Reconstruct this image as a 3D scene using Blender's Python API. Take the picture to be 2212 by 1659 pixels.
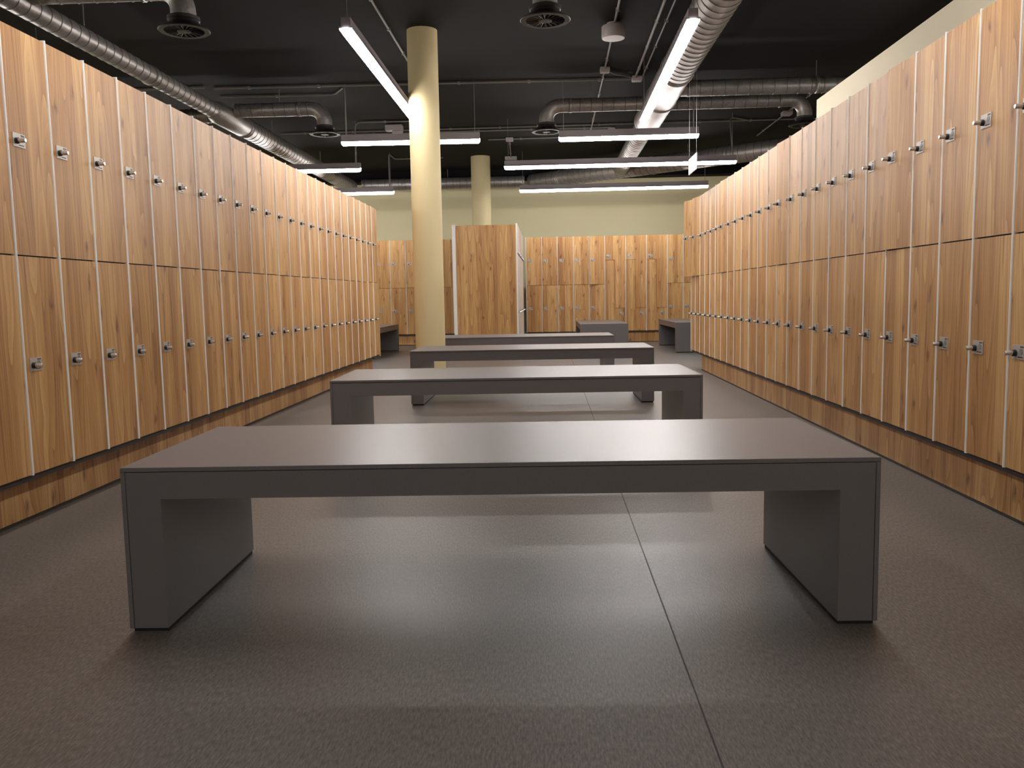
import bpy, bmesh, math, random
from mathutils import Vector, Matrix

random.seed(7)
for o in list(bpy.data.objects):
    bpy.data.objects.remove(o)
S = bpy.context.scene
COL = S.collection
PI = math.pi

# ------------------------------------------------------------------ camera, world, exposure
def setup_camera():
    f, p, y, r, H = 1835.37, 0.1026, -0.0445, 0.0185, 0.9004
    fwd = Vector((math.sin(y) * math.cos(p), math.cos(y) * math.cos(p), -math.sin(p)))
    right = Vector((math.cos(y), -math.sin(y), 0))
    down = fwd.cross(right)
    r2 = right * math.cos(r) + down * math.sin(r)
    d2 = down * math.cos(r) - right * math.sin(r)
    up, back = -d2, -fwd
    cam = bpy.data.cameras.new('camera')
    cam.sensor_fit = 'HORIZONTAL'
    cam.sensor_width = 36.0
    cam.lens = f / 2212 * 36.0
    cam.clip_start = 0.02
    o = bpy.data.objects.new('camera', cam)
    COL.objects.link(o)
    m = Matrix(((r2.x, up.x, back.x, 0), (r2.y, up.y, back.y, 0), (r2.z, up.z, back.z, H), (0, 0, 0, 1)))
    o.matrix_world = m
    S.camera = o
setup_camera()

world = bpy.data.worlds.new('world')
world.use_nodes = True
world.node_tree.nodes['Background'].inputs[0].default_value = (0.02, 0.02, 0.022, 1)
world.node_tree.nodes['Background'].inputs[1].default_value = 0.3
S.world = world
S.view_settings.view_transform = 'Standard'
S.view_settings.look = 'None'
S.view_settings.gamma = 1.0
S.view_settings.use_curve_mapping = False
S.view_settings.exposure = 0.0
LAMP_STRENGTH = 54.0
LAMP_COLOUR = (1.0, 0.955, 0.93)

# ------------------------------------------------------------------ materials
def new_mat(name):
    m = bpy.data.materials.new(name)
    m.use_nodes = True
    nt = m.node_tree
    return m, nt, nt.nodes['Principled BSDF']

def plain(name, col, rough=0.5, metal=0.0, spec=0.5):
    m, nt, b = new_mat(name)
    b.inputs['Base Color'].default_value = (*col, 1)
    b.inputs['Roughness'].default_value = rough
    b.inputs['Metallic'].default_value = metal
    b.inputs['Specular IOR Level'].default_value = spec
    return m

class NT:
    """small node helper"""
    def __init__(self, nt): self.nt = nt
    def n(self, t, **k):
        nd = self.nt.nodes.new(t)
        for a, v in k.items(): setattr(nd, a, v)
        return nd
    def link(self, a, b): self.nt.links.new(a, b)
    def math(self, op, a, b=None, c=None, clamp=False):
        nd = self.n('ShaderNodeMath', operation=op)
        nd.use_clamp = clamp
        for i, v in enumerate((a, b, c)):
            if v is None: continue
            if isinstance(v, (int, float)): nd.inputs[i].default_value = v
            else: self.link(v, nd.inputs[i])
        return nd.outputs[0]
    def comb(self, x, y, z):
        nd = self.n('ShaderNodeCombineXYZ')
        for i, v in enumerate((x, y, z)):
            if isinstance(v, (int, float)): nd.inputs[i].default_value = v
            else: self.link(v, nd.inputs[i])
        return nd.outputs[0]
    def noise(self, vec, scale=1.0, detail=2.0, rough=0.5, dist=0.0):
        nd = self.n('ShaderNodeTexNoise')
        nd.inputs['Scale'].default_value = scale
        nd.inputs['Detail'].default_value = detail
        nd.inputs['Roughness'].default_value = rough
        nd.inputs['Distortion'].default_value = dist
        self.link(vec, nd.inputs['Vector'])
        return nd.outputs['Fac']
    def ramp(self, fac, stops):
        nd = self.n('ShaderNodeValToRGB')
        e = nd.color_ramp.elements
        while len(e) < len(stops): e.new(0.5)
        for el, (p, c) in zip(e, stops):
            el.position = p
            el.color = (*c, 1) if len(c) == 3 else c
        self.link(fac, nd.inputs[0])
        return nd.outputs[0]
    def mix(self, fac, a, b, mode='MIX'):
        nd = self.n('ShaderNodeMix', data_type='RGBA', blend_type=mode)
        for i, v in ((0, fac), (6, a), (7, b)):
            if isinstance(v, (int, float)): nd.inputs[i].default_value = v
            elif isinstance(v, tuple): nd.inputs[i].default_value = (*v, 1)
            else: self.link(v, nd.inputs[i])
        return nd.outputs[2]
    def bump(self, h, strength, dist):
        nd = self.n('ShaderNodeBump')
        nd.inputs['Strength'].default_value = strength
        nd.inputs['Distance'].default_value = dist
        self.link(h, nd.inputs['Height'])
        return nd.outputs[0]

def wood_mat():
    m, nt, b = new_mat('rustic_pine_laminate')
    h = NT(nt)
    M = h.math
    tc = h.n('ShaderNodeTexCoord')
    oi = h.n('ShaderNodeObjectInfo')
    sep = h.n('ShaderNodeSeparateXYZ')
    h.link(tc.outputs['Object'], sep.inputs[0])
    rnd = oi.outputs['Random']
    x = M('ADD', sep.outputs[0], M('MULTIPLY', rnd, 53.0))
    z = M('ADD', sep.outputs[2], M('MULTIPLY', rnd, 31.7))
    # glued staves, each with its own tone
    u = M('DIVIDE', x, 0.092)
    cell = M('FLOOR', u)
    loc = M('SUBTRACT', M('FRACT', u), 0.5)
    wn = h.n('ShaderNodeTexWhiteNoise', noise_dimensions='1D')
    h.link(cell, wn.inputs['W'])
    tone = wn.outputs['Value']
    sc = h.n('ShaderNodeSeparateColor')
    h.link(wn.outputs['Color'], sc.inputs[0])
    # arched growth-ring figure
    warp = h.noise(h.comb(M('MULTIPLY', x, 9.0), tone, M('MULTIPLY', z, 1.7)), 1.0, 2.0, 0.5)
    off = M('MULTIPLY', M('SUBTRACT', sc.outputs[0], 0.5), 0.9)
    xl = M('SUBTRACT', loc, off)
    arch = M('MULTIPLY', M('MULTIPLY', xl, xl), 2.6)
    sgn = M('MULTIPLY_ADD', M('GREATER_THAN', sc.outputs[1], 0.5), 2.0, -1.0)
    ph = M('ADD', M('ADD', arch, M('MULTIPLY', M('MULTIPLY', z, sgn), 1.05)), M('MULTIPLY', warp, 1.5))
    ring = M('FRACT', M('MULTIPLY', ph, 1.7))
    ring2 = M('FRACT', M('MULTIPLY', ph, 6.8))
    # long grain and dark resin streaks
    grain = h.noise(h.comb(M('MULTIPLY', x, 190.0), tone, M('MULTIPLY', z, 5.0)), 1.0, 3.0, 0.6)
    soft = h.noise(h.comb(M('MULTIPLY', x, 16.0), tone, M('MULTIPLY', z, 0.9)), 1.0, 2.0, 0.5, 0.3)
    streak = h.noise(h.comb(M('MULTIPLY', x, 50.0), M('MULTIPLY', tone, 5.0), M('MULTIPLY', z, 1.9)), 1.0, 2.0, 0.5, 0.2)
    dark = M('MULTIPLY', M('SUBTRACT', streak, 0.615, clamp=True), 9.0, clamp=True)
    # knots, drawn out along the grain
    vo = h.n('ShaderNodeTexVoronoi', feature='F1', voronoi_dimensions='2D')
    vo.inputs['Scale'].default_value = 1.0
    wx = h.noise(h.comb(M('MULTIPLY', x, 30.0), 3.0, M('MULTIPLY', z, 11.0)), 1.0, 2.0)
    h.link(h.comb(M('MULTIPLY_ADD', wx, 0.34, M('MULTIPLY', x, 6.6)), M('MULTIPLY_ADD', wx, 0.30, M('MULTIPLY', z, 2.7)), 0.0), vo.inputs['Vector'])
    sk = h.n('ShaderNodeSeparateColor')
    h.link(vo.outputs['Color'], sk.inputs[0])
    has = M('GREATER_THAN', sk.outputs[0], 0.62)
    kn = M('MULTIPLY', M('SUBTRACT', 1.0, M('MULTIPLY', vo.outputs['Distance'], 8.0), clamp=True), has)
    halo = M('MULTIPLY', M('SUBTRACT', 1.0, M('MULTIPLY', vo.outputs['Distance'], 2.6), clamp=True), has)
    t = M('MULTIPLY_ADD', soft, 0.75, M('MULTIPLY_ADD', tone, 0.42, -0.10))
    t = M('MULTIPLY_ADD', ring, 0.34, M('SUBTRACT', t, 0.15))
    t = M('MULTIPLY_ADD', ring2, 0.10, t)
    t = M('MULTIPLY_ADD', grain, 0.22, M('SUBTRACT', t, 0.09))
    c = h.ramp(t, [(0.06, (0.235, 0.104, 0.035)), (0.34, (0.395, 0.198, 0.068)), (0.58, (0.490, 0.265, 0.096)), (0.92, (0.640, 0.398, 0.170))])
    c = h.mix(M('MULTIPLY', halo, 0.30), c, (0.36, 0.150, 0.050))
    c = h.mix(M('MULTIPLY', dark, 0.55), c, (0.165, 0.066, 0.028))
    c = h.mix(M('MULTIPLY', kn, 0.85), c, (0.105, 0.042, 0.020))
    h.link(c, b.inputs['Base Color'])
    b.inputs['Roughness'].default_value = 0.46
    b.inputs['Specular IOR Level'].default_value = 0.45
    h.link(h.bump(grain, 0.06, 0.002), b.inputs['Normal'])
    return m

def floor_mat():
    m, nt, b = new_mat('ribbed_grey_vinyl')
    h = NT(nt)
    tc = h.n('ShaderNodeTexCoord')
    sep = h.n('ShaderNodeSeparateXYZ')
    h.link(tc.outputs['Object'], sep.inputs[0])
    x, y = sep.outputs[0], sep.outputs[1]
    fl = h.noise(h.comb(h.math('MULTIPLY', x, 210.0), h.math('MULTIPLY', y, 42.0), 0.0), 1.0, 3.0, 0.65)
    big = h.noise(h.comb(x, y, 0.0), 1.3, 3.0, 0.55)
    c = h.ramp(fl, [(0.30, (0.068, 0.059, 0.052)), (0.52, (0.140, 0.123, 0.110)), (0.72, (0.215, 0.191, 0.171))])
    c = h.mix(1.0, c, h.ramp(big, [(0.3, (0.86, 0.86, 0.86)), (0.7, (1.08, 1.08, 1.08))]), 'MULTIPLY')
    h.link(c, b.inputs['Base Color'])
    rg = h.math('MULTIPLY_ADD', big, 0.12, 0.34)
    h.link(rg, b.inputs['Roughness'])
    h.link(h.bump(fl, 0.22, 0.002), b.inputs['Normal'])
    return m

def paint_mat(name, col, scale=60.0, amt=0.03, rough=0.7):
    m, nt, b = new_mat(name)
    h = NT(nt)
    tc = h.n('ShaderNodeTexCoord')
    n = h.noise(tc.outputs['Object'], scale, 3.0, 0.6)
    d = h.noise(tc.outputs['Object'], 0.9, 2.0, 0.5)
    lo = tuple(v * (1 - amt) for v in col)
    hi = tuple(v * (1 + amt) for v in col)
    h.link(h.ramp(d, [(0.3, lo), (0.7, hi)]), b.inputs['Base Color'])
    b.inputs['Roughness'].default_value = rough
    h.link(h.bump(n, 0.12, 0.002), b.inputs['Normal'])
    return m

def galv_mat():
    m, nt, b = new_mat('galvanised_steel')
    h = NT(nt)
    tc = h.n('ShaderNodeTexCoord')
    v = h.n('ShaderNodeTexVoronoi')
    v.inputs['Scale'].default_value = 45.0
    h.link(tc.outputs['Object'], v.inputs['Vector'])
    sc = h.n('ShaderNodeSeparateColor')
    h.link(v.outputs['Color'], sc.inputs[0])
    n = h.noise(tc.outputs['Object'], 3.0, 2.0)
    c = h.ramp(h.math('MULTIPLY_ADD', sc.outputs[0], 0.4, h.math('MULTIPLY', n, 0.6)), [(0.2, (0.27, 0.25, 0.235)), (0.8, (0.40, 0.375, 0.355))])
    h.link(c, b.inputs['Base Color'])
    b.inputs['Metallic'].default_value = 0.70
    h.link(h.math('MULTIPLY_ADD', sc.outputs[0], 0.1, 0.36), b.inputs['Roughness'])
    return m

def emit_mat(name, col, s):
    m, nt, b = new_mat(name)
    b.inputs['Base Color'].default_value = (0.8, 0.8, 0.8, 1)
    b.inputs['Emission Color'].default_value = (*col, 1)
    b.inputs['Emission Strength'].default_value = s
    return m

def bench_mat():
    m, nt, b = new_mat('anthracite_laminate')
    h = NT(nt)
    tc = h.n('ShaderNodeTexCoord')
    n = h.noise(tc.outputs['Object'], 420.0, 2.0, 0.6)
    h.link(h.ramp(n, [(0.3, (0.120, 0.112, 0.114)), (0.7, (0.155, 0.145, 0.148))]), b.inputs['Base Color'])
    b.inputs['Roughness'].default_value = 0.35
    h.link(h.bump(n, 0.06, 0.001), b.inputs['Normal'])
    return m

WOOD = wood_mat()
FLOOR = floor_mat()
CREAM = paint_mat('cream_wall_paint', (0.780, 0.700, 0.440))
DIVIDER = paint_mat('dimmed_wall_cream', (0.600, 0.535, 0.385))  # the wall's cream, dimmed in its colour to stand for weaker light
COLUMN = paint_mat('cream_column_paint', (0.710, 0.605, 0.345), 90.0, 0.03, 0.62)
BLACKC = paint_mat('black_ceiling_paint', (0.0040, 0.0033, 0.0041), 40.0, 0.1, 0.85)
BLACKC.node_tree.nodes['Principled BSDF'].inputs['Specular IOR Level'].default_value = 0.25
GALV = galv_mat()
SEAMSHADE = plain('duct_seam_shade', (0.13, 0.12, 0.112), 0.5, 0.4)  # seam ridges coloured darker, the shading along them put into the colour
BENCH = bench_mat()
BENCHEDGE = plain('bench_board_core', (0.020, 0.018, 0.018), 0.5)
WHITE = plain('white_board_core', (0.80, 0.77, 0.74), 0.45)
PROFILE = plain('white_anodised_profile', (0.86, 0.83, 0.80), 0.35)
CARC = plain('dark_gap_shade', (0.035, 0.031, 0.030), 0.6)  # shade of the gaps between doors put into this dark colour
PLATE = plain('lock_plate_alloy', (0.47, 0.44, 0.41), 0.45, 0.35)
PRINT = plain('black_print', (0.02, 0.02, 0.02), 0.6)
BLACKP = plain('black_plastic', (0.012, 0.012, 0.013), 0.4)
SILVER = plain('satin_silver', (0.58, 0.56, 0.54), 0.28, 0.85)
DISC = plain('grey_disc', (0.20, 0.20, 0.20), 0.5)
HOUSING = plain('lamp_housing_grey', (0.23, 0.205, 0.22), 0.5, 0.1)
DIFFUSER = emit_mat('lamp_diffuser', LAMP_COLOUR, LAMP_STRENGTH)
WIRE = plain('steel_wire', (0.30, 0.29, 0.28), 0.4, 0.7)
PVC = plain('grey_conduit_plastic', (0.21, 0.195, 0.185), 0.5)
WHITEP = plain('white_plastic', (0.44, 0.40, 0.41), 0.45)
GRILLE = plain('dark_diffuser_enamel', (0.013, 0.011, 0.011), 0.45, 0.1)
SEAM = plain('floor_weld', (0.022, 0.020, 0.018), 0.6)
RUBBER = plain('black_foot', (0.008, 0.008, 0.008), 0.7)
SIGNW = plain('sign_white', (0.50, 0.54, 0.60), 0.35)

# ------------------------------------------------------------------ mesh helpers
class MB:
    def __init__(self): self.v, self.f, self.m = [], [], []
    def box(self, x0, x1, y0, y1, z0, z1, mat=0, mats=None):
        b = len(self.v)
        self.v += [(x0, y0, z0), (x1, y0, z0), (x1, y1, z0), (x0, y1, z0), (x0, y0, z1), (x1, y0, z1), (x1, y1, z1), (x0, y1, z1)]
        fs = [(0, 3, 2, 1), (4, 5, 6, 7), (0, 1, 5, 4), (1, 2, 6, 5), (2, 3, 7, 6), (3, 0, 4, 7)]  # bottom top front right back left
        for i, q in enumerate(fs):
            self.f.append(tuple(b + k for k in q))
            self.m.append(mats[i] if mats else mat)
        return self
    def prism(self, poly, y0, y1, front=0, rest=0):
        """polygon in x,z (counter-clockwise seen from -y) extruded from y0 to y1"""
        b, n = len(self.v), len(poly)
        self.v += [(x, y0, z) for x, z in poly] + [(x, y1, z) for x, z in poly]
        self.f.append(tuple(b + k for k in range(n))); self.m.append(front)
        self.f.append(tuple(b + n + k for k in reversed(range(n)))); self.m.append(rest)
        for k in range(n):
            a, c = k, (k + 1) % n
            self.f.append((b + a, b + n + a, b + n + c, b + c)); self.m.append(rest)
        return self
    def sweep(self, rings, cap=True, mat=0, ringmats=None):
        """rings: list of rings of points, all with equal length"""
        b, n = len(self.v), len(rings[0])
        for r in rings: self.v += [tuple(p) for p in r]
        for i in range(len(rings) - 1):
            for k in range(n):
                a, c = b + i * n + k, b + i * n + (k + 1) % n
                self.f.append((a, c, c + n, a + n)); self.m.append(ringmats[i] if ringmats else mat)
        if cap:
            self.f.append(tuple(b + k for k in reversed(range(n)))); self.m.append(mat)
            e = b + (len(rings) - 1) * n
            self.f.append(tuple(e + k for k in range(n))); self.m.append(mat)
        return self
    def path(self, pts, radii, seg=12, cap=True, mat=0, ringmats=None):
        """round tube through pts; radii single value or list"""
        pts = [Vector(p) for p in pts]
        if isinstance(radii, (int, float)): radii = [radii] * len(pts)
        rings, ref = [], None
        for i, p in enumerate(pts):
            d = (pts[min(i + 1, len(pts) - 1)] - pts[max(i - 1, 0)]).normalized()
            if ref is None:
                ref = Vector((0, 0, 1)) if abs(d.z) < 0.9 else Vector((0, 1, 0))
            a = (ref - d * ref.dot(d)).normalized()
            ref = a
            c = d.cross(a)
            rings.append([p + (a * math.cos(t) + c * math.sin(t)) * radii[i] for t in (2 * PI * k / seg for k in range(seg))])
        return self.sweep(rings, cap, mat, ringmats)
    def lathe(self, prof, seg=32, mat=0, centre=(0, 0, 0), axis='z', cap=True):
        rings = []
        cx, cy, cz = centre
        for r, h in prof:
            ring = []
            for k in range(seg):
                t = 2 * PI * k / seg
                if axis == 'z': ring.append((cx + r * math.cos(t), cy + r * math.sin(t), cz + h))
                else: ring.append((cx + r * math.cos(t), cy + h, cz + r * math.sin(t)))   # axis y
            rings.append(ring)
        return self.sweep(rings, cap, mat)
    def mesh(self, name, mats, smooth=False, bevel=0.0):
        me = bpy.data.meshes.new(name)
        me.from_pydata(self.v, [], self.f)
        for m in mats: me.materials.append(m)
        me.polygons.foreach_set('material_index', self.m)
        bm = bmesh.new(); bm.from_mesh(me)
        bmesh.ops.recalc_face_normals(bm, faces=bm.faces)
        if bevel:
            bmesh.ops.bevel(bm, geom=list(bm.edges), offset=bevel, segments=1, affect='EDGES', profile=0.5, clamp_overlap=True)
        bm.to_mesh(me); bm.free()
        if smooth:
            me.polygons.foreach_set('use_smooth', [True] * len(me.polygons))
            me.set_sharp_from_angle(angle=math.radians(38))
        me.update()
        return me

def add(name, mesh, parent=None, loc=(0, 0, 0), rot=(0, 0, 0)):
    o = bpy.data.objects.new(name, mesh)
    COL.objects.link(o)
    o.parent = parent
    o.location = loc
    o.rotation_euler = rot
    return o

def tag(o, label, cat, group=None):
    o['label'] = label
    o['category'] = cat
    if group: o['group'] = group
    return o

def thing(name, label, cat, loc=(0, 0, 0), rotz=0.0, group=None):
    return tag(add(name, None, None, loc, (0, 0, rotz)), label, cat, group)

def struct(name, mesh, label=None, parent=None):
    o = add(name, mesh, parent)
    o['kind'] = 'structure'
    if label: o['label'] = label
    return o

# ------------------------------------------------------------------ room shell
X0, X1, Y0, Y1, ZC = -7.0, 6.2, -6.0, 18.0, 3.48
fl = struct('floor', MB().box(X0, X1, Y0, Y1, -0.1, 0.0).mesh('floor', [FLOOR]), 'dark grey-brown ribbed vinyl floor with a weld seam')
add('seam', MB().box(0.3180, 0.3220, Y0, Y1, -0.001, 0.0006).mesh('seam', [SEAM]), fl)
struct('ceiling', MB().box(X0, X1, Y0, Y1, ZC, ZC + 0.1).mesh('ceiling', [BLACKC]), 'black painted ceiling')
struct('wall_back', MB().box(X0, X1, Y1, Y1 + 0.1, 0, ZC).mesh('wall_back', [CREAM]), 'cream wall behind the far lockers')
struct('wall_left', MB().box(X0 - 0.1, X0, Y0, Y1, 0, ZC).mesh('wall_left', [CREAM]), 'cream side wall')
struct('wall_right', MB().box(X1, X1 + 0.1, Y0, Y1, 0, ZC).mesh('wall_right', [CREAM]), 'cream side wall')
struct('wall_front', MB().box(X0, X1, Y0 - 0.1, Y0, 0, ZC).mesh('wall_front', [CREAM]), 'cream wall')
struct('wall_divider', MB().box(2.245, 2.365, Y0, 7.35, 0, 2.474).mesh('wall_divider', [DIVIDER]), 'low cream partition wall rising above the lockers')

struct('trim_1', MB().box(X0, X1, 17.62, Y1, 3.285, ZC).mesh('trim_1', [BLACKC]), 'black beam where the far wall meets the ceiling')

# ------------------------------------------------------------------ columns
def column(x, y, r, label):
    prof = [(r, 0.0), (r, ZC)]
    return tag(add('column', MB().lathe([(r, 0.0), (r, 0.02), (r, ZC - 0.001)], 48).mesh('column', [COLUMN], True), None, (x, y, 0)), label, 'column')
column(-1.19, 8.5, 0.148, 'round cream column standing between two grey benches')
column(-1.22, 16.0, 0.178, 'round cream column rising behind the free-standing locker block')

# ------------------------------------------------------------------ benches
BL, BW, BH = 2.035, 0.735, 0.46
def bench_meshes():
    L, W, H = BL / 2, BW / 2, BH
    t = 0.012
    d = {}
    d['top_panel'] = MB().box(-L, L, -W, W, H - t, H).mesh('top_panel', [BENCH], False, 0.0012)
    d['end_panel'] = MB().box(-t / 2, t / 2, -W, W, 0.012, H - t - 0.0005).mesh('end_panel', [BENCH], False, 0.001)
    d['leg'] = MB().box(-0.046, 0.046, -W + 0.003, W - 0.003, 0.012, 0.3725).mesh('leg', [BENCH])
    d['beam'] = MB().box(-L + t + 0.0005, L - t - 0.0005, -W + 0.003, W - 0.003, 0.3725, H - t - 0.002).mesh('beam', [BENCH])
    d['foot'] = MB().box(-0.048, 0.048, -W + 0.012, W - 0.012, 0.0, 0.0118).mesh('foot', [RUBBER])
    d['shadow_joint'] = MB().box(-L + 0.004, L - 0.004, -W + 0.005, W - 0.005, H - t - 0.0022, H - t + 0.0005).mesh('shadow_joint', [BENCHEDGE])
    return d
BM = bench_meshes()
def bench(cx, cy, rz, label, group):
    t = thing('bench', label, 'bench', (cx, cy, 0), rz, group)
    add('top_panel', BM['top_panel'], t)
    add('shadow_joint', BM['shadow_joint'], t)
    add('beam', BM['beam'], t)
    for s in (-1, 1):
        add('end_panel', BM['end_panel'], t, (s * (BL / 2 - 0.006), 0, 0))
        add('leg', BM['leg'], t, (s * (BL / 2 - 0.0125 - 0.0465), 0, 0))
        add('foot', BM['foot'], t, (s * (BL / 2 - 0.055), 0, 0))
    return t
G = 'grey benches in the aisle'
bench(-0.1435 - 0.0235 * BW / 2, 2.2295 + BW / 2, 0.0235, 'wide dark grey box-leg bench heading the line of benches, open floor before it', G)
bench(-0.185 - 0.01, 4.605 + BW / 2, 0.030, 'wide dark grey box-leg bench, second in the line towards the cream column', G)
bench(-0.15, 7.07 + BW / 2, 0.004, 'wide dark grey box-leg bench just in front of the cream column', G)
bench(-0.31, 9.31 + BW / 2, 0.012, 'wide dark grey box-leg bench just behind the cream column', G)
G2 = 'grey benches set lengthwise by the far lockers'
bench(0.845, 13.05 + BL / 2, PI / 2, 'dark grey bench set lengthwise before the interlocking-door lockers', G2)
bench(2.30, 13.05 + BL / 2, PI / 2, 'dark grey bench set lengthwise past the end of the row with two doors ajar', G2)
bench(-2.97, 12.62 + BL / 2, PI / 2, 'dark grey bench set lengthwise past the end of the locker row by the cream column', G2)

# ------------------------------------------------------------------ lockers
ZB, ZM, ZT = 0.217, 1.100, 1.997
TH = 0.013          # door board thickness
DEPTH = 0.48
def lock_meshes():
    d = {}
    mb = MB().box(-0.0395, 0.0395, -0.0025, 0.0, -0.027, 0.027, 0)
    for k in range(3): mb.box(0.012 + k * 0.008, 0.0175 + k * 0.008, -0.0029, -0.002, 0.0165, 0.0225, 1)
    mb.box(-0.004, 0.030, -0.0029, -0.002, -0.0205, -0.017, 1)
    d['lock_plate'] = mb.mesh('lock_plate', [PLATE, PRINT])
    d['lock_collar'] = MB().lathe([(0.0125, 0.0), (0.0125, -0.010), (0.0105, -0.0125)], 16, axis='y').mesh('lock_collar', [BLACKP], True)
    d['lock_knob'] = MB().lathe([(0.0088, 0.0), (0.0088, -0.025), (0.0072, -0.0275)], 16, axis='y').mesh('lock_knob', [SILVER], True)
    d['lock_disc'] = MB().lathe([(0.0105, 0.0), (0.0105, -0.0012)], 18, axis='y').mesh('lock_disc', [DISC], True)
    return d
LM = lock_meshes()
def put_lock(door, x, z):
    """x,z of the plate centre in the door's own frame; the face is at y = -TH"""
    add('lock_plate', LM['lock_plate'], door, (x, -TH, z))
    add('lock_collar', LM['lock_collar'], door, (x - 0.020, -TH - 0.0025, z - 0.004))
    add('lock_knob', LM['lock_knob'], door, (x - 0.020, -TH - 0.014, z - 0.004))
    add('lock_disc', LM['lock_disc'], door, (x + 0.019, -TH - 0.0025, z + 0.004))
_cache = {}
def door_meshes(w, h):
    k = (round(w, 4), round(h, 4))
    if k not in _cache:
        # hinge at x = 0, board runs to -w ; back face at y = 0, front at -TH
        _cache[k] = MB().box(-w, 0, -TH, 0, 0, h, mats=[1, 1, 0, 1, 1, 1]).mesh('door', [WOOD, WHITE])
    return _cache[k]
def profile_mesh():
    """half-round upright profile that covers the joint between two lockers"""
    if 'p' not in _cache:
        ring = lambda z: [(0.0058 + 0.0050 * math.cos(t), 0.001 - 0.0060 * math.sin(t), z) for t in (PI * k / 6 for k in range(7))] + [(0.0008, 0.0165, z), (0.0108, 0.0165, z)]
        _cache['p'] = MB().sweep([ring(ZB - 0.004), ring(ZT + 0.008)]).mesh('edge_profile', [PROFILE], True)
    return _cache['p']
def carcass_mesh(w):
    k = ('c', w)
    if k not in _cache:
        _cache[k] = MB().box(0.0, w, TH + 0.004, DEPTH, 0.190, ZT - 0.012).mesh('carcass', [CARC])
    return _cache[k]
GAPL, GAPR = 0.0130, 0.0022
def locker(x, y, rz, label, group, open_up=0.0, open_low=0.0, w=0.30):
    """x,y: left front corner for someone facing the locker; depth goes to local +y; both doors hinge on the right"""
    t = thing('locker', label, 'locker', (x, y, 0), rz, group)
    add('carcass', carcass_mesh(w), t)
    add('edge_profile', profile_mesh(), t)
    dw = w - GAPL - GAPR
    for z0, z1, ang in ((ZB, ZM - 0.003, open_low), (ZM + 0.003, ZT, open_up)):
        d = add('door', door_meshes(dw, z1 - z0), t, (w - GAPR, TH, z0), (0, 0, math.radians(ang)))
        put_lock(d, -dw + 0.066, (z1 - z0) / 2 + (0.006 if z0 > 1 else 0.004))
    return t

XL, XR, YL, YR = -2.103, 1.738, 3.606, 3.598
ORD = 'end first second third fourth fifth sixth seventh eighth ninth tenth eleventh twelfth thirteenth fourteenth fifteenth sixteenth seventeenth eighteenth nineteenth twentieth twenty-first twenty-second twenty-third twenty-fourth twenty-fifth twenty-sixth twenty-seventh twenty-eighth twenty-ninth'.split()
GL, GR = 'lockers in the row ending beside the cream column', 'lockers in the row backed by the cream partition'
for i in range(-6, 23):
    lab = f'two-door pine-look locker, {ORD[23 - i]} from the cream-column end of its row'
    if i == 22: lab = 'two-door pine-look locker closing the long row beside the cream column'
    locker(XL, YL + 0.3 * i, PI / 2, lab, GL, random.choice((0, 0, 0.2, 0.4)), random.choice((0, 0, 0.2)))
AJ = {2: 3.2, 9: 3.0, 16: 3.2, 21: 9.0, 22: 19.0}
for i in range(-6, 23):
    lab = f'two-door pine-look locker, {ORD[23 - i]} from the ajar end of the row backed by the partition'
    if i == 22: lab = 'locker at the end of its row with its upper door standing ajar'
    elif i == 21: lab = 'locker with its upper door slightly ajar, next to the end locker standing open'
    elif i in AJ: lab = f'locker with upper door off its latch, {ORD[23 - i]} from the ajar end of its row'
    locker(XR, YR + 0.3 * (i + 1), -PI / 2, lab, GR, AJ.get(i, random.choice((0, 0, 0.2, 0.3))), random.choice((0, 0, 0.2)))

# end panels closing the rows
def end_panel(x0, x1, y, label):
    o = add('locker_end_panel', MB().box(x0, x1, y, y + 0.016, 0.19, ZT - 0.004, mats=[0, 0, 1, 0, 0, 1]).mesh('end_panel', [WOOD, WHITE]))
    return tag(o, label, 'panel')
end_panel(XL - DEPTH, XL, YL + 0.3 * 23 + 0.001, 'white-edged end panel closing the locker row beside the cream column')
end_panel(XR, XR + DEPTH, YR + 0.3 * 23 + 0.001, 'white-edged end panel closing the locker row with two doors ajar')

# plinths
def plinth(cx, cy, rz, joints, depth, label, dark=True):
    """runs along local +x, front face at local y = 0"""
    t = thing('plinth', label, 'plinth', (cx, cy, 0), rz)
    L0, L1 = joints[0], joints[-1]
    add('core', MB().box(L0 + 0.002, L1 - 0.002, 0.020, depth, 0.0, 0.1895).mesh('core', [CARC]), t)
    for a, b in zip(joints[:-1], joints[1:]):
        add('plinth_board', MB().box(0, b - a - 0.003, 0, 0.019, 0.012, 0.1895).mesh('plinth_board', [WOOD]), t, (a + 0.0015, 0, 0))
    if dark:
        add('sealant_strip', MB().box(L0, L1, -0.003, 0.019, 0.0, 0.011).mesh('sealant_strip', [SEAM]), t)
    return t
yA = YL - 0.3 * 6
plinth(-2.205, yA, PI / 2, [0, 3.66 - yA - 0.01, 6.02 - yA, 8.42 - yA, YL + 0.3 * 23 - yA], 0.37, 'wood-grain plinth under the locker row beside the cream column')
yB = YR + 0.3 * 23
plinth(1.79, yB - 0.45, -PI / 2, [0, yB - 0.45 - 7.07, yB - 0.45 - 4.67, yB - 0.45 - 3.33, yB - 0.45 - yA], 0.42, 'wood-grain plinth under the locker row backed by the cream partition')

# far row, facing the camera
YBK = 16.2
GB = 'lockers in the far row against the cream wall'
for k in range(5):
    lab = f'two-door pine-look far-row locker, {ORD[k + 1]} from the block towards the interlocking-door lockers'
    if k == 4: lab = 'locker with upper door slightly ajar beside the interlocking-door lockers'
    locker(-0.42 + 0.2965 * k, YBK, 0, lab, GB, 5.0 if k == 4 else 0, 0, w=0.2965)

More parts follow.
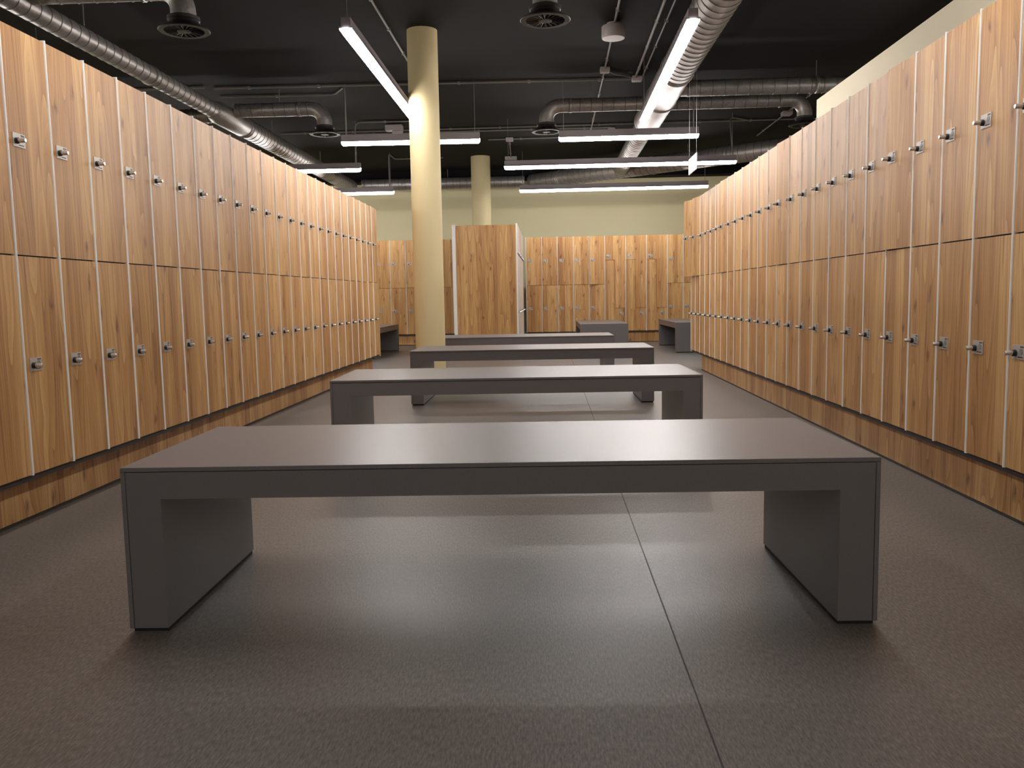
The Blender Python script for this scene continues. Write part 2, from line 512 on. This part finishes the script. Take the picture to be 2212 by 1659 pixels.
def z_locker(x, label):
    w = 0.390
    t = thing('interlocking_locker', label, 'locker', (x, YBK, 0), 0, 'interlocking-door lockers in the far row')
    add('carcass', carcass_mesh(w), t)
    add('edge_profile', profile_mesh(), t)
    a, b, m, g = GAPL, w - GAPR, w / 2, 0.003
    za, zb = 0.645, 1.550
    up = [(m + g, za + g), (b, za + g), (b, ZT), (a, ZT), (a, zb + g), (m + g, zb + g)]
    lo = [(a, ZB), (b, ZB), (b, za - g), (m - g, za - g), (m - g, zb - g), (a, zb - g)]
    for poly, px, pz in ((up, 0.078, 1.62), (lo, w - 0.078, 0.545)):
        d = add('door', MB().prism([(px_ - b, pz_) for px_, pz_ in poly], -TH, 0, 0, 1).mesh('door', [WOOD, WHITE]), t, (b, TH, 0))
        put_lock(d, px - b, pz)
    return t
for k in range(3):
    z_locker(1.0625 + 0.390 * k, f'pine-look locker with interlocking L-shaped doors, {ORD[k + 1]} from the slightly ajar far-row locker')
for k in range(3):
    locker(2.2325 + 0.2965 * k, YBK, 0, f'two-door pine-look far-row locker, {ORD[k + 1]} past the interlocking-door lockers', GB, 0, 0, w=0.2965)
for k in range(-4, 4):
    locker(-2.71 + 0.30 * k, YBK, 0, f'two-door pine-look far-row locker on the column side of the block, {ORD[4 - k]} from it', GB)
plinth(-0.42, YBK + 0.05, 0, [0, 2.05, 3.50], 0.40, 'wood-grain plinth under the far lockers and interlocking-door lockers')
plinth(-3.91, YBK + 0.05, 0, [0, 1.2, 2.40], 0.40, 'wood-grain plinth under the far lockers behind the cream column')

# free-standing block
GC = 'lockers of the free-standing block'
BX0, BX1, BY = -1.45, -0.465, 13.03
for k in range(10):
    locker(BX1, BY + 0.02 + 0.3 * k, PI / 2, f'free-standing block locker on the interlocking-door side, {ORD[k + 1]} from its wide end panel', GC)
for k in range(8):
    locker(BX0, BY + 0.02 + 0.3 * (k + 1), -PI / 2, f'free-standing block locker on the cream-column side, {ORD[k + 1]} from its wide end panel', GC)
bp = thing('locker_end_panel', 'wide wood-grain end panel of the free-standing locker block, white edged', 'panel', (BX0, BY, 0))
W_ = BX1 - BX0
add('board', MB().box(0.052, W_ - 0.020, 0, 0.018, 0.0, ZT - 0.015).mesh('board', [WOOD]), bp)
add('edge_post', MB().box(0.0, 0.050, -0.004, 0.018, 0.0, ZT).mesh('edge_post', [WHITE]), bp)['label'] = 'white edge post'
add('edge_post', MB().box(W_ - 0.018, W_, -0.004, 0.018, 0.0, ZT).mesh('edge_post', [WHITE]), bp)['label'] = 'white edge post'
plinth(BX1 - 0.05, BY + 0.02, PI / 2, [0, 3.0], 0.42, 'wood-grain plinth under the block side facing the interlocking-door lockers')
plinth(BX0 + 0.05, BY + 0.02 + 2.4, -PI / 2, [0, 2.4], 0.42, 'wood-grain plinth under the block side facing the cream column')

# ------------------------------------------------------------------ lamps
ZL = 2.80
def lamp_profile(s=1.0):
    pts = [(0.038, 0.006)]
    for k in range(13):
        t = -PI * k / 12
        pts.append((0.038 * math.cos(t), 0.004 + 0.052 * math.sin(t)))
    pts.append((-0.038, 0.006))
    return [(a * s, 0.006 + (b - 0.006) * s) for a, b in pts]
_lamp = {}
def lamp_meshes(L):
    if L not in _lamp:
        rings = []
        for x, s in ((-L / 2, 0.55), (-L / 2 + 0.008, 0.85), (-L / 2 + 0.022, 1.0), (L / 2 - 0.022, 1.0), (L / 2 - 0.008, 0.85), (L / 2, 0.55)):
            rings.append([(x, a, b) for a, b in lamp_profile(s)])
        df = MB().sweep(rings).mesh('diffuser', [DIFFUSER], True)
        hs = MB().box(-L / 2 + 0.004, L / 2 - 0.004, -0.050, 0.050, 0.0062, 0.016).box(-L / 2 + 0.004, L / 2 - 0.004, -0.050, -0.046, -0.004, 0.016).box(-L / 2 + 0.004, L / 2 - 0.004, 0.046, 0.050, -0.004, 0.016).box(-L / 2 + 0.004, L / 2 - 0.004, -0.034, 0.034, 0.016, 0.080).mesh('housing', [HOUSING])  # wide side lips added to cut off light going up to the duct
        wr = MB().path([(0, 0, 0.080), (0, 0, ZC - ZL)], 0.0028, 8).mesh('suspension_wire', [WIRE], True)
        _lamp[L] = (df, hs, wr)
    return _lamp[L]
def lamp(cx, cy, rz, L, label, group='suspended linear lamps'):
    t = thing('linear_lamp', label, 'lamp', (cx, cy, ZL), rz, group)
    df, hs, wr = lamp_meshes(L)
    add('diffuser', df, t); add('housing', hs, t)
    for s in (-1, 1): add('suspension_wire', wr, t, (s * (L / 2 - 0.06), 0, 0))
    return t
lamp(-1.402, 6.16 + 1.70, PI / 2 + 0.0, 3.40, 'long suspended linear lamp running past the cream column')
lamp(1.055, 6.21 + 1.72, PI / 2 - 0.010, 3.44, 'long suspended linear lamp running under the wide galvanised duct')
lamp(-1.64, 10.48, 0.035, 1.68, 'short crosswise linear lamp behind the cream column')
lamp(0.99, 10.55, -0.003, 1.68, 'short crosswise linear lamp below the elbow duct outlet')
lamp(1.065, 12.72, -0.004, 3.37, 'long crosswise linear lamp behind the hanging sign')
lamp(1.185, 15.52, -0.015, 3.35, 'long crosswise linear lamp before the cream far wall, over the interlocking-door lockers')
lamp(-4.39, 12.55, 0.01, 3.36, 'crosswise linear lamp poking out above the locker row beside the cream column')
lamp(-4.40, 15.30, 0.01, 3.36, 'crosswise linear lamp at the far wall, left of the column'.replace(', left of the column', ' near the junction of two ducts'))
# the run of lamps goes on over the open floor before the first bench
lamp(-1.402, 3.4, PI / 2, 1.68, 'short linear lamp between the first two benches, row beside the cream column')
lamp(1.055, 3.4, PI / 2, 1.68, 'short linear lamp between the first two benches, row backed by the partition')
lamp(-1.402, -2.2, PI / 2, 3.40, 'linear lamp over the open floor on the side of the row beside the cream column')
lamp(1.055, -2.2, PI / 2, 3.40, 'linear lamp over the open floor on the side of the row backed by the partition')
# the neighbouring aisles carry the same lamps
lamp(-4.75, 6.4, PI / 2, 3.40, 'linear lamp hung in the aisle behind the locker row beside the column')
lamp(4.10, 7.9, PI / 2, 3.40, 'linear lamp hung in the aisle behind the cream partition')

# ------------------------------------------------------------------ ducts
def spiral(p0, p1, r, pitch=0.138, seg=28, ridge=0.004):
    p0, p1 = Vector(p0), Vector(p1)
    L = (p1 - p0).length
    d = (p1 - p0) / L
    pts, rad, s = [], [], 0.0
    pts.append(p0); rad.append(r); rm = [0]
    s = pitch * 0.5
    while s + 0.02 < L:
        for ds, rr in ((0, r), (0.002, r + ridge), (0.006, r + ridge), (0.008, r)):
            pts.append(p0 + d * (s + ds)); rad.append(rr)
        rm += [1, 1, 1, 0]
        s += pitch
    pts.append(p1); rad.append(r)
    return MB().path(pts, rad, seg, True, 0, rm)
def duct_section(t, p0, p1, r, name='duct_section'):
    return add(name, spiral(p0, p1, r).mesh(name, [GALV, SEAMSHADE], True), t)
def collar(t, p, d, r, w=0.05, name='collar'):
    p, d = Vector(p), Vector(d).normalized()
    pr = [(-w / 2, r + 0.002), (-w / 2 + 0.004, r + 0.009), (-w / 2 + 0.012, r + 0.004), (w / 2 - 0.012, r + 0.004), (w / 2 - 0.004, r + 0.009), (w / 2, r + 0.002)]
    return add(name, MB().path([p + d * a for a, _ in pr], [b for _, b in pr], 28).mesh(name, [GALV], True), t)
def hanger(t, x, y, z, r, name='hanger'):
    return add(name, MB().path([(x, y, z + r), (x, y, ZC)], 0.005, 8).mesh(name, [WIRE], True), t)

ZD = 3.20
ld = thing('ventilation_duct', 'galvanised spiral duct running above the locker row beside the cream column', 'duct')
lx, lz = -3.945, 3.165
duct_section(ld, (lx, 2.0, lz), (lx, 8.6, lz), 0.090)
collar(ld, (lx, 8.6, lz), (0, 1, 0), 0.092, 0.06)
duct_section(ld, (lx, 8.6, lz), (lx, 10.2, lz), 0.090)
add('reducer', MB().path([(lx, 10.15, lz), (lx, 10.2, lz), (lx, 10.34, lz), (lx, 11.15, lz), (lx, 11.2, lz)], [0.092, 0.095, 0.132, 0.132, 0.130], 32).mesh('reducer', [GALV], True), ld)
collar(ld, (lx, 10.2, lz), (0, 1, 0), 0.094, 0.04)
collar(ld, (lx, 11.2, lz), (0, 1, 0), 0.132, 0.05)
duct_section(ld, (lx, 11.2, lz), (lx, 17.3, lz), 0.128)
for y in (4.5, 7.4, 12.4, 15.0): hanger(ld, lx, y, lz, 0.09 if y < 10 else 0.128)

cd = thing('ventilation_duct', 'galvanised duct running crosswise along the cream far wall', 'duct')
duct_section(cd, (-3.75, 17.45, ZD), (-0.45, 17.45, ZD), 0.115)
for x in (-3.70, -2.9, -0.5): collar(cd, (x, 17.45, ZD), (1, 0, 0), 0.115)
hanger(cd, -2.0, 17.45, ZD, 0.11)

rd = thing('ventilation_duct', 'wide galvanised spiral duct running above the suspended lamp', 'duct')
rx = 1.36
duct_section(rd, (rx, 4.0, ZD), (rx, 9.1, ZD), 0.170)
collar(rd, (rx, 9.1, ZD), (0, 1, 0), 0.172, 0.05)
add('tee_piece', MB().path([(rx, 9.12, ZD), (rx, 9.5, ZD), (rx, 9.62, ZD), (rx, 11.7, ZD)], [0.172, 0.173, 0.176, 0.176], 32).mesh('tee_piece', [GALV], True), rd)
collar(rd, (rx, 10.35, ZD), (0, 1, 0), 0.176, 0.04)
collar(rd, (rx, 11.7, ZD), (0, 1, 0), 0.176, 0.05)
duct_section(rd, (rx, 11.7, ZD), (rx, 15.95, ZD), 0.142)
for y in (6.0, 8.2, 12.6): hanger(rd, rx, y, ZD, 0.17)

dd = thing('ventilation_duct', 'galvanised duct crossing diagonally below the ceiling near the cream far wall', 'duct')
a, b = Vector((-0.30, 17.55, ZD)), Vector((5.3, 12.85, ZD))
dirv = (b - a).normalized()
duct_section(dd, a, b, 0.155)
for s in (0.75, 2.9, 4.4): collar(dd, a + dirv * s, dirv, 0.156)
hanger(dd, *(a + dirv * 3.6).xy, ZD, 0.155)

def outlet(t, x, y, sx, zc, r):
    """elbow turning down at (x,y) from a pipe that comes from x - sx side, ending in a round swirl diffuser"""
    R = 0.17
    pts, rad = [], []
    for k in range(11):
        u = PI / 2 * k / 10
        pts.append((x - sx * R + sx * R * math.sin(u), y, zc - R + R * math.cos(u)))
        rad.append(r * (1 + 0.12 * k / 10))
    pts.append((x, y, 2.985)); rad.append(r * 1.14)
    add('elbow', MB().path(pts, rad, 28).mesh('elbow', [GALV], True), t)
    g = add('diffuser', MB().lathe([(0.100, 0.105), (0.118, 0.098), (0.118, 0.076), (0.108, 0.070), (0.112, 0.050), (0.150, 0.018), (0.184, 0.008), (0.188, 0.002), (0.182, -0.004), (0.146, -0.004), (0.140, 0.012), (0.01, 0.014)], 40).mesh('diffuser', [GRILLE], True), t, (x, y, 2.925))
    g['label'] = 'dark round swirl diffuser'
    mb = MB()
    for k in range(20):
        a_ = 2 * PI * k / 20
        c, s = math.cos(a_), math.sin(a_)
        b0 = len(mb.v)
        for rr, w, z in ((0.050, 0.003, 0.010), (0.142, 0.012, 0.010), (0.142, 0.012, -0.001), (0.050, 0.003, -0.001)):
            for q in (-1, 1):
                mb.v.append((rr * c - q * w * s, rr * s + q * w * c, z + 0.004 * q))
        for q in ((0, 1, 3, 2), (2, 3, 5, 4), (4, 5, 7, 6), (6, 7, 1, 0), (0, 2, 4, 6), (1, 7, 5, 3)):
            mb.f.append(tuple(b0 + i for i in q)); mb.m.append(0)
    mb.lathe([(0.052, 0.010), (0.052, -0.004), (0.04, -0.006)], 24)
    add('swirl_blades', mb.mesh('swirl_blades', [GRILLE]), g)
def branch(xm, x, y, rm, r, label, zc=3.235):
    sx = 1 if x > xm else -1
    t = thing('branch_duct', label, 'duct', group='branch ducts with round outlets')
    p0, p1 = (xm + sx * (rm + 0.002), y, zc), (x - sx * 0.17, y, zc)
    if abs(p1[0] - p0[0]) > 0.1: duct_section(t, p0, p1, r, 'pipe')
    mid = x - sx * 0.30
    collar(t, (mid, y, zc), (1, 0, 0), r, 0.03)
    outlet(t, x, y, sx, zc, r)
    hanger(t, x - sx * 0.55, y, zc, r)
    return t
branch(lx, -2.715, 10.60, 0.132, 0.082, 'galvanised branch with elbow and outlet beside the short crosswise lamp behind the column')
branch(lx, -2.70, 6.50, 0.09, 0.082, 'galvanised branch with elbow and outlet just above the locker row beside the column')
branch(rx, 0.005, 10.82, 0.175, 0.082, 'galvanised branch elbowing down from the wide duct, above the aisle benches')
branch(rx, 3.17, 10.85, 0.175, 0.082, 'galvanised branch with elbow down behind the locker row backed by the partition')
branch(rx, 0.005, 6.53, 0.17, 0.082, 'galvanised branch outlet hanging beside the white round ceiling box')
xb = thing('branch_duct', 'straight galvanised branch leaving the wide duct towards the cream partition', 'duct')
duct_section(xb, (rx + 0.17, 10.00, 3.21), (5.4, 10.06, 3.21), 0.088, 'pipe')
for x in (1.62, 3.05): collar(xb, (x, 10.0, 3.21), (1, 0, 0), 0.088, 0.03)
hanger(xb, 3.05, 10.02, 3.21, 0.098)
xc = thing('branch_duct', 'short galvanised branch leaving the duct behind the locker row beside the column', 'duct')
duct_section(xc, (lx - 0.134, 10.62, 3.19), (-5.6, 10.62, 3.19), 0.085, 'pipe')
collar(xc, (-4.35, 10.62, 3.19), (1, 0, 0), 0.086, 0.05)
hanger(xc, -4.75, 10.62, 3.19, 0.085)

# ------------------------------------------------------------------ conduits and small ceiling fittings
def conduit(pts, label, r=0.0105, clips=0.75):
    t = thing('conduit', label, 'conduit', group='grey conduits on the ceiling')
    # round the corners
    P = [Vector(p) for p in pts]
    out = [P[0]]
    for i in range(1, len(P) - 1):
        a, b, c = P[i - 1], P[i], P[i + 1]
        d0, d1 = (a - b).normalized(), (c - b).normalized()
        rr = min(0.09, (a - b).length / 2.2, (c - b).length / 2.2)
        for k in range(7):
            u = k / 6
            out.append((b + d0 * rr) * (1 - u) ** 2 + b * 2 * u * (1 - u) + (b + d1 * rr) * u * u)
    out.append(P[-1])
    add('tube', MB().path(out, r, 10).mesh('tube', [PVC], True), t)
    for a, b in zip(P[:-1], P[1:]):
        if abs(a.z - b.z) > 0.05: continue
        L = (b - a).length
        n = int(L / clips)
        for k in range(n):
            q = a + (b - a) * ((k + 0.5) / max(n, 1))
            add('clip', CLIP, t, q)
    return t
CLIP = MB().box(-0.016, 0.016, -0.016, 0.016, -0.013, 0.020).mesh('clip', [PVC])
ZK = 3.464
conduit([(-4.0, 10.42, ZK), (1.07, 10.56, ZK)], 'straight conduit crossing the ceiling before the outlet elbows')
conduit([(-4.1, 10.86, ZK), (-2.66, 10.90, ZK), (-2.43, 10.50, ZK), (-2.43, 10.50, 2.880)], 'conduit bending down to the short lamp behind the column')
conduit([(-5.2, 10.37, ZK), (-4.1, 10.36, ZK)], 'conduit stub emerging beside the duct over the locker row')
conduit([(0.64, 6.0, ZK), (0.68, 10.06, ZK)], 'conduit running through the white round ceiling box')
conduit([(0.68, 10.06, ZK), (0.70, 14.0, ZK)], 'conduit leading on from the small junction box')
conduit([(0.70, 10.12, ZK), (0.80, 10.28, ZK), (1.06, 10.50, ZK)], 'short wavy conduit linking two junction boxes', 0.008, 2.0)
conduit([(1.045, 5.5, ZK), (1.07, 10.48, ZK)], 'thick conduit of the pair running beside the wide duct', 0.014)
conduit([(1.15, 5.5, ZK), (1.15, 10.45, ZK)], 'thin conduit of the pair running beside the wide duct', 0.009)
conduit([(-1.49, 5.5, ZK), (-1.49, 9.6, ZK)], 'conduit running along the ceiling to the cream column')
conduit([(-4.1, 13.30, ZK), (4.2, 13.22, ZK)], 'conduit crossing the ceiling behind the outlet elbows')
conduit([(-3.1, 13.50, ZK), (1.0, 13.48, ZK)], 'second conduit crossing close behind the first')
conduit([(-0.95, 14.25, ZK), (1.2, 14.18, ZK)], 'conduit crossing the ceiling through the joined boxes')
conduit([(-0.60, 14.22, ZK), (-0.66, 16.1, ZK)], 'short conduit between two ceiling boxes')
conduit([(-1.9, 15.91, ZK), (-2.80, 15.94, ZK), (-2.80, 15.32, ZK), (-2.80, 15.32, 2.880)], 'conduit bending down to the lamp by the duct junction')
conduit([(-1.9, 12.62, ZK), (-2.78, 12.60, ZK), (-2.78, 12.55, 2.880)], 'conduit bending down to the lamp above the locker row')
conduit([(3.0, 13.20, ZK), (2.70, 12.95, ZK), (2.70, 12.73, 2.880)], 'conduit dropping to the lamp behind the hanging sign')
conduit([(3.47, 11.3, ZK), (3.47, 14.5, ZK)], 'conduit running lengthwise behind the ajar lockers')
conduit([(1.77, 10.55, ZK), (1.77, 10.55, 2.880)], 'vertical conduit feeding the short lamp below the wide duct', 0.008)

def ceiling_box(x, y, w, d, h, label):
    t = thing('junction_box', label, 'box', (x, y, ZC), 0, 'junction boxes on the ceiling')
    add('body', MB().box(-w / 2, w / 2, -d / 2, d / 2, -h, 0).mesh('body', [WHITEP], False, 0.004), t)
    add('lid', MB().box(-w / 2 + 0.008, w / 2 - 0.008, -d / 2 + 0.008, d / 2 - 0.008, -h - 0.006, -h).mesh('lid', [WHITEP], False, 0.002), t)
    return t
ceiling_box(0.68, 10.06, 0.11, 0.11, 0.05, 'small grey junction box on the conduit from the white round box')
ceiling_box(1.09, 10.50, 0.12, 0.12, 0.05, 'grey junction box where the conduit pair ends')
ceiling_box(-0.60, 14.22, 0.12, 0.10, 0.05, 'junction box on the crossing conduit before the farther column')
ceiling_box(-0.66, 16.10, 0.22, 0.12, 0.05, 'junction box at the far end of the short conduit')
ceiling_box(3.47, 12.75, 0.14, 0.14, 0.05, 'junction box on the conduit behind the ajar lockers')
em = thing('emergency_light', 'pale box fitting on the ceiling beside the cream column', 'light', (-2.27, 12.95, ZC))
add('body', MB().box(-0.13, 0.13, -0.07, 0.07, -0.085, 0).mesh('body', [WHITEP], False, 0.008), em)
add('bracket', MB().box(-0.03, 0.13, -0.04, 0.04, -0.125, -0.0855).mesh('bracket', [WHITEP], False, 0.006), em)
add('arm', MB().path([(0.09, 0, -0.12), (0.14, 0, -0.22)], 0.016, 10).mesh('arm', [WHITEP], True), em)
rb = thing('smoke_detector', 'white drum-shaped fitting hanging on the conduit below the ceiling', 'detector', (0.655, 8.46, ZC - 0.03))
add('drum', MB().lathe([(0.108, 0.0), (0.112, -0.006), (0.112, -0.105), (0.106, -0.114), (0.02, -0.116)], 40).mesh('drum', [WHITEP], True), rb)
add('base', MB().lathe([(0.06, 0.03), (0.06, 0.0)], 24).mesh('base', [WHITEP], True), rb)
sd = thing('smoke_detector', 'small round white detector on the ceiling behind the wide duct', 'detector', (1.02, 13.62, ZC))
add('base', MB().lathe([(0.055, 0.0), (0.055, -0.02), (0.05, -0.022)], 24).mesh('base', [WHITEP], True), sd)
add('head', MB().lathe([(0.048, -0.022), (0.046, -0.05), (0.03, -0.065), (0.005, -0.066)], 24).mesh('head', [WHITEP], True), sd)

# hanging sign, seen nearly edge on
sg = thing('hanging_sign', 'blank white sign board hung below the ceiling beside the ajar locker row', 'sign', (1.545, 9.0, 2.175))
add('board', MB().box(-0.004, 0.004, 0, 0.50, 0, 0.165).mesh('board', [SIGNW], False, 0.001), sg)
for y in (0.03, 0.47):
    add('wire', MB().path([(0, y, 0.165), (0, y, ZC - 2.175)], 0.0015, 6).mesh('wire', [WIRE], True), sg)
